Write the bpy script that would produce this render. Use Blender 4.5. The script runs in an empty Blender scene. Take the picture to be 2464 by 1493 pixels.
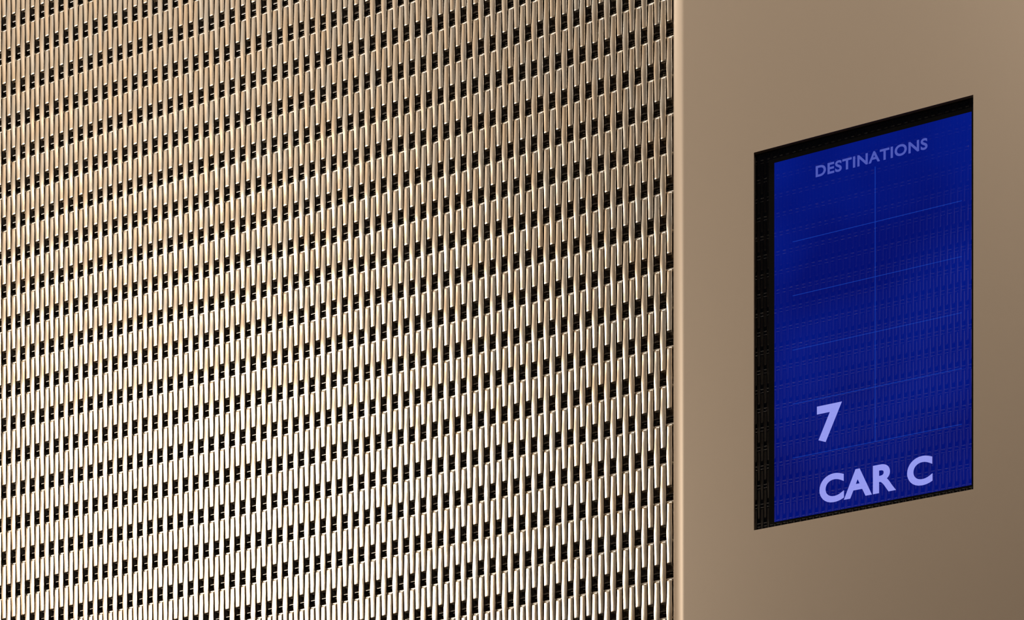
import bpy, bmesh, math, random
from mathutils import Vector, Matrix
random.seed(7)
scene = bpy.context.scene
C = scene.collection

# ------------------------------------------------------------------ camera
W, H = 2464.0, 1493.0
F = 4500.0                       # focal length in pixels
D = 1.2                          # camera to the plane of the woven mesh
CAMZ = 1.45
HOR = 3512.0                     # image row of the horizon
VPX = -10094.0                    # vanishing point of the rows
TH = math.atan(F / (W / 2 - VPX))
cd = bpy.data.cameras.new('camera')
cam = bpy.data.objects.new('camera', cd); C.objects.link(cam)
cd.sensor_width = 36.0; cd.sensor_fit = 'HORIZONTAL'
cd.lens = F / W * 36.0
cd.shift_y = (HOR - H / 2) / W
cd.clip_start = 0.01
cam.location = (0, -D, CAMZ)
cam.rotation_euler = (math.pi / 2, 0, TH)
scene.camera = cam

# ------------------------------------------------------------------ world, light, exposure
vs = scene.view_settings
vs.view_transform = 'Standard'; vs.look = 'None'; vs.gamma = 1.0
vs.use_curve_mapping = False
vs.exposure = 0.0
wd = bpy.data.worlds.new('world'); scene.world = wd; wd.use_nodes = True
wd.node_tree.nodes['Background'].inputs[0].default_value = (0.9, 0.8, 0.7, 1)
wd.node_tree.nodes['Background'].inputs[1].default_value = 0.02

ROOM = dict(xl=-2.05, xr=0.55, yb=0.010, yf=-1.30, zc=3.25)

def area(name, loc, sx, sy, power, col, rot=(0, 0, 0), spread=180):
    l = bpy.data.lights.new(name, 'AREA'); l.shape = 'RECTANGLE'
    l.size = sx; l.size_y = sy; l.energy = power; l.color = col
    l.spread = math.radians(spread)
    o = bpy.data.objects.new(name, l); C.objects.link(o)
    o.location = loc; o.rotation_euler = rot
    return o
WARM = (1.0, 0.90, 0.77)
# name, centre, size x, size y, watts, colour, rotation
LIGHTS = [
    ('ceiling_light', (-0.86, -0.11, 3.238), 1.14, 0.14, 9.0, WARM, (0, 0, 0)),
    ('ceiling_light', (0.08, -0.95, 3.238), 0.46, 0.46, 4.5, WARM, (0, 0, 0)),  # added fill lamp, lifts and evens the flat panel
    ('wall_light', (-1.45, -1.268, 2.78), 0.60, 0.38, 16.0, WARM, (math.pi / 2, 0, 0)),
]
for n, loc, sx, sy, p, c, rot in LIGHTS:
    area('lamp_in_' + n, loc, sx, sy, p, c, rot)

# ------------------------------------------------------------------ helpers
def at(px, py, y):
    """point on the plane Y=y seen at image pixel px, py"""
    t = (px - W / 2) / F
    d = y + D
    den = math.cos(TH) + t * math.sin(TH)
    return Vector((d * (t * math.cos(TH) - math.sin(TH)) / den, y, CAMZ + (HOR - py) / F * d / den))

def link(name, me, mat=None, parent=None, smooth=True):
    o = bpy.data.objects.new(name, me); C.objects.link(o)
    if mat and not me.materials: me.materials.append(mat)
    if parent: o.parent = parent
    if smooth:
        me.polygons.foreach_set('use_smooth', [True] * len(me.polygons))
    return o

def from_data(name, v, f):
    me = bpy.data.meshes.new(name); me.from_pydata(v, [], f); me.update(); return me

def box_data(x0, x1, y0, y1, z0, z1):
    v = [(x, y, z) for x in (x0, x1) for y in (y0, y1) for z in (z0, z1)]
    f = [(0, 1, 3, 2), (4, 6, 7, 5), (0, 4, 5, 1), (2, 3, 7, 6), (0, 2, 6, 4), (1, 5, 7, 3)]
    return v, f

def box(name, dims, mat, parent=None, bevel=0.0):
    me = from_data(name, *box_data(*dims))
    if bevel:
        bm = bmesh.new(); bm.from_mesh(me)
        bmesh.ops.bevel(bm, geom=bm.edges[:], offset=bevel, segments=2, affect='EDGES')
        bm.to_mesh(me); bm.free()
    return link(name, me, mat, parent, smooth=False)

def tag(o, label=None, cat=None, group=None, kind=None):
    if label: o['label'] = label
    if cat: o['category'] = cat
    if group: o['group'] = group
    if kind: o['kind'] = kind
    return o

def empty(name, loc):
    o = bpy.data.objects.new(name, None); C.objects.link(o); o.location = loc
    o.empty_display_size = 0.05
    return o

# ------------------------------------------------------------------ materials
def new_mat(name):
    m = bpy.data.materials.new(name); m.use_nodes = True
    return m, m.node_tree, m.node_tree.nodes['Principled BSDF']

def metal(name, col, rough, metallic=1.0, vary=0.0, bump=0.0, bscale=(400, 400, 60), tintb=None):
    m, nt, b = new_mat(name)
    b.inputs['Base Color'].default_value = (*col, 1)
    b.inputs['Metallic'].default_value = metallic
    b.inputs['Roughness'].default_value = rough
    if vary:
        oi = nt.nodes.new('ShaderNodeObjectInfo')
        geo = nt.nodes.new('ShaderNodeNewGeometry')
        mp = nt.nodes.new('ShaderNodeMapping'); mp.inputs['Scale'].default_value = (225.7, 10, 26)
        nz = nt.nodes.new('ShaderNodeTexNoise'); nz.inputs['Scale'].default_value = 1.0
        nz.inputs['Detail'].default_value = 3
        nt.links.new(geo.outputs['Position'], mp.inputs['Vector'])
        nt.links.new(mp.outputs['Vector'], nz.inputs['Vector'])
        cr = nt.nodes.new('ShaderNodeValToRGB')
        e = cr.color_ramp.elements
        a, bb = col, tintb or col
        e[0].position = 0.36; e[0].color = (*a, 1)
        e[1].position = 0.64; e[1].color = (*bb, 1)
        nt.links.new(nz.outputs['Fac'], cr.inputs['Fac'])
        nt.links.new(cr.outputs['Color'], b.inputs['Base Color'])
    if bump:
        tc = nt.nodes.new('ShaderNodeTexCoord')
        mp = nt.nodes.new('ShaderNodeMapping'); mp.inputs['Scale'].default_value = bscale
        nz = nt.nodes.new('ShaderNodeTexNoise'); nz.inputs['Scale'].default_value = 1.0
        nz.inputs['Detail'].default_value = 4
        bp = nt.nodes.new('ShaderNodeBump'); bp.inputs['Strength'].default_value = bump
        bp.inputs['Distance'].default_value = 0.0005
        nt.links.new(tc.outputs['Object'], mp.inputs['Vector'])
        nt.links.new(mp.outputs['Vector'], nz.inputs['Vector'])
        nt.links.new(nz.outputs['Fac'], bp.inputs['Height'])
        nt.links.new(bp.outputs['Normal'], b.inputs['Normal'])
    return m

M_WIRE = metal('champagne_wire', (0.76, 0.62, 0.47), 0.27, vary=1, tintb=(0.70, 0.66, 0.60), bump=0.12, bscale=(700, 700, 160))
M_ROD = metal('glint_toned_rod', (0.85, 0.80, 0.72), 0.27)  # lower rods: colour lightened to carry the glint
M_WIRE2 = metal('dimmed_wire', (0.26, 0.22, 0.18), 0.3)  # opposite wires: darkened copy, so their reflection stays below the glints
M_ROD2 = metal('glinting_rod', (0.9, 0.88, 0.85), 0.12)  # opposite rods: lightened copy, strengthens the mirrored glints
M_RODD = metal('shade_toned_rod', (0.13, 0.12, 0.11), 0.13)  # upper rods: colour darkened to carry the shade of the holes
M_PANEL = metal('satin_panel', (0.52, 0.425, 0.335), 0.42, metallic=0.4, bump=0.03, bscale=(900, 900, 900))
M_BACK = metal('dark_backing', (0.035, 0.024, 0.016), 0.6, metallic=0.0)
M_WALL = metal('side_wall_metal', (0.36, 0.28, 0.2), 0.35, metallic=0.6)
M_CEIL = metal('ceiling_metal', (0.42, 0.36, 0.30), 0.5, metallic=0.0)
M_FLOOR = metal('dark_stone_floor', (0.03, 0.027, 0.025), 0.3, metallic=0.0, bump=0.1, bscale=(20, 20, 20))
M_BLACK = metal('black_bezel', (0.002, 0.0025, 0.004), 0.0, metallic=0.0)
M_GAP = metal('black_gap', (0.001, 0.001, 0.001), 0.5, metallic=0.0)
M_GAP.node_tree.nodes['Principled BSDF'].inputs['Specular IOR Level'].default_value = 0.05

def emis(name, col, strength, rough=0.0, noise=None):
    m, nt, b = new_mat(name)
    b.inputs['Base Color'].default_value = (0.002, 0.003, 0.01, 1)
    b.inputs['Specular IOR Level'].default_value = 0.35
    b.inputs['Roughness'].default_value = rough
    b.inputs['Emission Color'].default_value = (*col, 1)
    b.inputs['Emission Strength'].default_value = strength
    if noise:
        tc = nt.nodes.new('ShaderNodeTexCoord')
        nz = nt.nodes.new('ShaderNodeTexNoise'); nz.inputs['Scale'].default_value = 9
        nz.inputs['Detail'].default_value = 2
        cr = nt.nodes.new('ShaderNodeValToRGB'); e = cr.color_ramp.elements
        e[0].position = 0.38; e[0].color = (*col, 1)
        e[1].position = 0.66; e[1].color = (*noise, 1)
        nt.links.new(tc.outputs['Object'], nz.inputs['Vector'])
        nt.links.new(nz.outputs['Fac'], cr.inputs['Fac'])
        nt.links.new(cr.outputs['Color'], b.inputs['Emission Color'])
    return m
M_BLUE = emis('blue_display', (0.0002, 0.004, 0.150), 1.0, noise=(0.0006, 0.010, 0.235))
M_TEXT = emis('lavender_lettering', (0.30, 0.32, 0.86), 1.0)
M_TEXTDIM = emis('dim_lettering', (0.075, 0.10, 0.46), 1.0)
M_LINE = emis('pale_blue_line', (0.006, 0.04, 0.38), 1.0)
M_LAMP = emis('lamp_diffuser', (1.0, 0.9, 0.76), 6.0, rough=0.5)

# ------------------------------------------------------------------ the room
R = ROOM
tag(box('floor', (R['xl'], R['xr'], R['yf'], R['yb'] + .03, -0.02, 0.0), M_FLOOR), kind='structure')
tag(box('ceiling', (R['xl'], R['xr'], R['yf'], R['yb'] + .03, R['zc'], R['zc'] + 0.02), M_CEIL), kind='structure')
tag(box('wall_left', (R['xl'] - 0.02, R['xl'], R['yf'], R['yb'] + .03, 0, R['zc']), M_WALL), kind='structure')
tag(box('wall_right', (R['xr'], R['xr'] + 0.02, R['yf'], R['yb'] + .03, 0, R['zc']), M_WALL), kind='structure')
tag(box('wall_back', (R['xl'], R['xr'], R['yb'], R['yb'] + 0.02, 0, R['zc']), M_BACK), kind='structure')

# ------------------------------------------------------------------ woven mesh
RP = 0.025901          # row pitch
SP = 0.0043938          # wire pitch
RODP = 0.00430        # spacing of the two rods of a row
RR = 0.00150          # rod radius
RY = 0.0021           # depth of the rods behind the wires' plane
RLOW, RYLOW = 0.00130, 0.0022   # the lower rod of each row
TK = 0.0012           # wire thickness
WMID, WEND = 0.00210, 0.00180
X0 = at(1611.5, 700, 0).x                       # centre of the last wire beside the panel
RSH = -0.0016         # the rods sit a little low in their row
ZK0 = at(1613, 86, RY - RR).z + RODP / 2 - RSH        # centre of row 0
NUP, NDN = 20, 26
Z_TOP = ZK0 + (NUP + 0.3) * RP
Z_BOT = ZK0 - (NDN + 0.5) * RP

SAMP = [0.0, 1.5, 3.0, 4.5, 6.0, 8.0, 10.0, 12.0, 14.0, 16.0, 17.5, 19.0, 19.9, 20.15, 20.35, 20.55, 20.75, 20.95, 21.15, 21.5, 22.2, 24.0]
def sstep(a, b, x):
    t = min(1.0, max(0.0, (x - a) / (b - a))); return t * t * (3 - 2 * t)
_q = [(0.86, 1.0), (0.945, 0.90), (0.99, 0.6), (1.0, 0.0)]
RING = {14: [(x, y) for x, y in _q] + [(x, -y) for x, y in _q[2::-1]] + [(-x, -y) for x, y in _q] + [(-x, y) for x, y in _q[2::-1]],
        6: [(1, 0), (0.8, -1), (-0.8, -1), (-1, 0), (-0.8, 1), (0.8, 1)][::-1]}
def wave(a):
    """depth (mm) of a wire's centre at a mm from the row it crosses in front of"""
    return -0.55 + 0.55 * sstep(1.0, 15.0, a) + 5.2 * sstep(20.1, 21.5, a)

def wire_data(phase, n=14, xo=0.0, yo=0.0, flip=1, coarse=False, za=None, zb=None):
    """a flattened wire in front of the rods at one parity of rows and diving behind them at the other"""
    za = Z_BOT if za is None else za; zb = Z_TOP if zb is None else zb
    samp = SAMP if not coarse else [0.0, 5.0, 11.0, 17.0, 19.2, 20.2, 20.8, 21.5, 24.0]
    rows = []
    for k in range(-42, NDN + 3):
        if (k + phase) % 2 == 0:                 # a front crossing
            zc = ZK0 - k * RP
            for q in reversed(samp): rows.append((zc + q / 1000, q))
            for q in samp[1:]: rows.append((zc - q / 1000, q))
    rows = [r for r in rows if za <= r[0] <= zb]
    P = [(wave(q) / 1000, z, q) for z, q in rows]
    v, f = [], []
    for i, (y, z, q) in enumerate(P):
        p0, p1 = P[max(0, i - 1)], P[min(len(P) - 1, i + 1)]
        ty, tz = p1[0] - p0[0], p1[1] - p0[1]
        L = math.hypot(ty, tz); ny, nz = -tz / L, ty / L       # normal across the thickness
        if ny > 0: ny, nz = -ny, -nz
        hw = (WEND + (WMID - WEND) * (1 - sstep(0.5, 9.0, q))) - 0.00010 * sstep(12, 20, q)
        for rx, rt in RING[n]:
            x, t = hw * rx, TK / 2 * rt
            v.append((xo + x, yo + flip * (y + ny * t), z + nz * t))
    for i in range(len(P) - 1):
        for j in range(n):
            a_, b_ = i * n + j, i * n + (j + 1) % n
            f.append((a_, b_, b_ + n, a_ + n) if flip < 0 else (a_, a_ + n, b_ + n, b_))
    return v, f

def rod_data(x0, x1, r, n=16, yo=0.0, z=0.0):
    v, f = [], []
    for x in (x0, x1):
        for j in range(n):
            a = 2 * math.pi * j / n
            v.append((x, yo + r * math.cos(a), z + r * math.sin(a)))
    for j in range(n):
        f.append((j, (j + 1) % n, n + (j + 1) % n, n + j))
    return v, f

NW = 250
panel = empty('woven_metal_panel', (X0 - NW * SP / 2, 0, Z_BOT))
tag(panel, 'woven champagne metal wire panel left of the flat panel with the blue screen', 'metal panel')
pinv = Matrix.Translation(-Vector(panel.location))
me_ph = []
for ph in (0, 1):
    me = from_data('wire_%s' % ('even' if ph == 0 else 'odd'), *wire_data(ph))
    me.materials.append(M_WIRE)
    me.polygons.foreach_set('use_smooth', [True] * len(me.polygons))
    me_ph.append(me)
src = [None, None]
for i in range(100):
    ph = 1 if i % 2 == 0 else 0                 # wire 0 runs behind at even rows
    if src[ph] is None:
        o = link('vertical_wire', me_ph[ph], None, panel, smooth=False); src[ph] = o
    else:
        o = src[ph].copy(); C.objects.link(o); o.parent = panel
    o.location = Vector((X0 - i * SP, random.uniform(-.00006, .00006), 0)) - Vector((panel.location.x, 0, panel.location.z))
V, Fc = [], []
for i in range(100, NW):
    ph = 1 if i % 2 == 0 else 0
    v, f = wire_data(ph, n=14 if i < 135 else 6, coarse=i >= 135, xo=X0 - i * SP - panel.location.x)
    b = len(V)
    V += [(x, y, z - panel.location.z) for x, y, z in v]; Fc += [tuple(q + b for q in g) for g in f]
o = link('vertical_wire_weave', from_data('vertical_wire_weave', V, Fc), M_WIRE, panel)
tag(o, kind='stuff')

XA, XB = X0 - NW * SP, X0 + SP * 0.9
rsrc = {}
rods = []
for k in range(-NUP, NDN + 1):
    for q in (-.5, .5):
        z = ZK0 - k * RP + q * RODP + RSH - (0.0005 if q < 0 else 0)
        if z < Z_TOP: rods.append((z, q))
for z, q in rods:                                # each row: rod above darkened for the hole's shade, thinner one below lightened for glint
    if q not in rsrc:
        me = from_data('horizontal_rod', *rod_data(XA - panel.location.x, XB - panel.location.x,
                       RR if q > 0 else RLOW, yo=RY if q > 0 else RYLOW))
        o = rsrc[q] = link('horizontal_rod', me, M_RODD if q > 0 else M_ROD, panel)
    else:
        o = rsrc[q].copy(); C.objects.link(o); o.parent = panel
    o['label'] = 'polished rod darkened for the shade in the holes' if q > 0 else 'thin rod lightened for its glint'
    o.location = (0, 0, z - panel.location.z)

# the opposite wall carries the same weave, toned for stronger glints; the screen's glass mirrors it
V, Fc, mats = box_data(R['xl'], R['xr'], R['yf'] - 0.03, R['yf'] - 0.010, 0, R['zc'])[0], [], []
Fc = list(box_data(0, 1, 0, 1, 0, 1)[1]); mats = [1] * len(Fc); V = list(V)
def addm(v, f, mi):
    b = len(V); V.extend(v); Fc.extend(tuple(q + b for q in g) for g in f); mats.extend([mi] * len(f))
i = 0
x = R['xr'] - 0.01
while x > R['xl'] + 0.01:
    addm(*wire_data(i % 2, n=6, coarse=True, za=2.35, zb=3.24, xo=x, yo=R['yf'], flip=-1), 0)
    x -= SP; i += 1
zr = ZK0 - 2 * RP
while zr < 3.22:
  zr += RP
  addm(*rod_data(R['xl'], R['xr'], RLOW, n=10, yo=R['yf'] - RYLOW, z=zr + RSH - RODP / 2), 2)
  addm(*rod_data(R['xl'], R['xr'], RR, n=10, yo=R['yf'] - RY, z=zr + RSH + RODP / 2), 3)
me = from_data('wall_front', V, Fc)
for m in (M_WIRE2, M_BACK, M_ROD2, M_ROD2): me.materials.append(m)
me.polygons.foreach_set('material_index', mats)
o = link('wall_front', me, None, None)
tag(o, kind='structure')

# ------------------------------------------------------------------ flat panel with rounded edge and the screen opening
YF = -0.014                                    # its face
TLc, TRc = at(1815, 360, YF), at(2341, 236, YF)
BLc, BRc = at(1813, 1275, YF), at(2343, 1180, YF)
ox0, ox1 = (TLc.x + BLc.x) / 2, (TRc.x + BRc.x) / 2
oz0, oz1 = (BLc.z + BRc.z) / 2, (TLc.z + TRc.z) / 2
# left silhouette at pixel 1620; the edge is a broad soft roll-over
xe = at(1620, 700, YF + 0.0035).x
KEYS = [(0.0, 90.0), (0.0022, 34.0), (0.0080, 15.0), (0.0105, 0.0)]
ang = []
for i in range(31):
    sl = 0.0105 * i / 30
    for (s0, a0), (s1, a1) in zip(KEYS, KEYS[1:]):
        if s0 <= sl <= s1 + 1e-9:
            t = (sl - s0) / (s1 - s0); ang.append(math.radians(a0 + (a1 - a0) * t)); break
bm = bmesh.new()
prof = [(0.0, 0.0)]
for i in range(30):
    a = (ang[i] + ang[i + 1]) / 2
    prof.append((prof[-1][0] + 0.00035 * math.cos(a), prof[-1][1] - 0.00035 * math.sin(a)))
yend = prof[-1][1]
prof = [(xe, 0.010)] + [(xe + p[0], YF - yend + p[1]) for p in prof]
cols = [bm.verts.new((p[0], p[1], 0.0)) for p in prof]
cols2 = [bm.verts.new((p[0], p[1], R['zc'] - 0.001)) for p in prof]
for i in range(len(prof) - 1):
    fc = bm.faces.new((cols[i], cols[i + 1], cols2[i + 1], cols2[i])); fc.smooth = True
# the face with a rectangular opening, cut in a 3x3 grid
xs = [prof[-1][0], ox0, ox1, R['xr'] - 0.001]; zs = [0.0, oz0, oz1, R['zc'] - 0.001]
g = {}
for i, x in enumerate(xs):
    for j, z in enumerate(zs):
        g[i, j] = bm.verts.new((x, YF, z))
for i in range(3):
    for j in range(3):
        if (i, j) == (1, 1): continue
        bm.faces.new((g[i, j], g[i + 1, j], g[i + 1, j + 1], g[i, j + 1]))
bd = [bm.verts.new((x, 0.010, z)) for x, z in ((ox0, oz0), (ox1, oz0), (ox1, oz1), (ox0, oz1))]
ring = [g[1, 1], g[2, 1], g[2, 2], g[1, 2]]
for i in range(4):
    j = (i + 1) % 4
    bm.faces.new((ring[i], bd[i], bd[j], ring[j]))
bmesh.ops.remove_doubles(bm, verts=bm.verts[:], dist=1e-6)
me = bpy.data.meshes.new('screen_wall_panel'); bm.to_mesh(me); bm.free()
wp = link('wall_panel', me, M_PANEL, None, smooth=False)
tag(wp, 'flat satin brown metal wall panel with rounded edge and a cut-out holding the blue screen', 'wall panel')

# ------------------------------------------------------------------ the display
G = YF + 0.0022                                # the glass sits just behind the face
disp = empty('elevator_display', ((ox0 + ox1) / 2, G, oz0))
tag(disp, 'upright blue elevator screen in black surround showing 7 and CAR C, set into flat panel', 'screen')
DL = Vector(disp.location)
def dbox(name, x0, x1, y0, y1, z0, z1, mat, parent=disp, off=DL, bevel=0):
    o = box(name, (x0 - off.x, x1 - off.x, y0 - off.y, y1 - off.y, z0 - off.z, z1 - off.z), mat, parent, bevel)
    return o
m = 0.0006
dbox('bezel', ox0 + m * .2, ox1 - m * .2, G, G + 0.006, oz0 + m * .2, oz1 - m * .2, M_BLACK)
b0, b1 = at(1863, 389, G), at(2336, 274, G)
b2, b3 = at(1864, 1253, G), at(2340, 1172, G)
bx0, bx1 = (b0.x + b2.x) / 2, (b1.x + b3.x) / 2
bz0, bz1 = (b2.z + b3.z) / 2, (b0.z + b1.z) / 2
gx = at(1850, 800, G).x
fr = dbox('inner_frame', gx, min(bx1 + 0.0012, ox1 - 0.0003), G - 0.0001, G + 0.004, bz0 - 0.0012, bz1 + 0.0028, M_GAP)
scr = dbox('screen', bx0, bx1, G - 0.0002, G + 0.003, bz0, bz1, M_BLUE)
# table lines
def zline(y): return at(2105, y, G).z
vx = at(2106, 700, G).x
lt = 0.00022
def bar(name, x0, x1, z0, z1, mat, d=0.00026):
    return dbox(name, x0, x1, G - d, G - 0.0001, z0, z1, mat, scr)
bar('column_line', vx - lt, vx + lt, zline(1064), zline(402), M_LINE)
for y in (535, 667, 800, 932, 1064):
    z = zline(y)
    bar('row_line', bx0 + 0.012, bx1 - 0.006, z - lt * .8, z + lt * .8, M_LINE)

def text_mesh(name, s, x0, x1, z0, z1, mat, offset, parent):
    cu = bpy.data.curves.new(name, 'FONT'); cu.body = s; cu.size = 1.0
    cu.offset = offset; cu.extrude = 0.01; cu.space_character = 1.08
    cu.resolution_u = 8
    to = bpy.data.objects.new(name + '_tmp', cu); C.objects.link(to)
    bpy.context.view_layer.update()
    dg = bpy.context.evaluated_depsgraph_get()
    me = bpy.data.meshes.new_from_object(to.evaluated_get(dg))
    bpy.data.objects.remove(to); bpy.data.curves.remove(cu)
    xs = [v.co.x for v in me.vertices]; ys = [v.co.y for v in me.vertices]
    ax, bx_, ay, by = min(xs), max(xs), min(ys), max(ys)
    for v in me.vertices:
        u = (v.co.x - ax) / (bx_ - ax); w = (v.co.y - ay) / (by - ay)
        yy = G - 0.00034 if v.co.z > 0 else G - 0.0001
        v.co = (x0 + u * (x1 - x0) - DL.x, yy - DL.y, z0 + w * (z1 - z0) - DL.z)
    me.materials.clear(); me.materials.append(mat)
    return link(name, me, None, parent, smooth=False)
def px_text(name, s, pxl, pxr, ybl, ytl, mat, offset, parent):
    a = at(pxl, ybl, G); b = at(pxl, ytl, G); c = at(pxr, 700, G)
    return text_mesh(name, s, a.x, c.x, a.z, b.z, mat, offset, parent)
px_text('number_seven', '7', 1966, 2026, 1069, 980, M_TEXT, 0.035, scr)
px_text('car_lettering', 'CAR C', 1972, 2244, 1216, 1147, M_TEXT, 0.035, scr)
px_text('heading_lettering', 'DESTINATIONS', 1963, 2232, 428, 401, M_TEXTDIM, 0.025, scr)

# ------------------------------------------------------------------ ceiling lamps
LAB = {0: 'long flush ceiling light washing down the woven wire panel',
       1: 'added square fill light at the ceiling, brightening the flat panel',
       2: 'shallow wall light high on the wall opposite the woven panel'}
for i, (n, loc, sx, sy, p, c, rot) in enumerate(LIGHTS):
    x, y, z = loc
    lf = box(n, (-sx / 2 - .012, sx / 2 + .012, -sy / 2 - .012, sy / 2 + .012, 0.001, 0.011), M_WALL)
    lf.location = loc; lf.rotation_euler = rot
    tag(lf, LAB[i], n.replace('_', ' '))
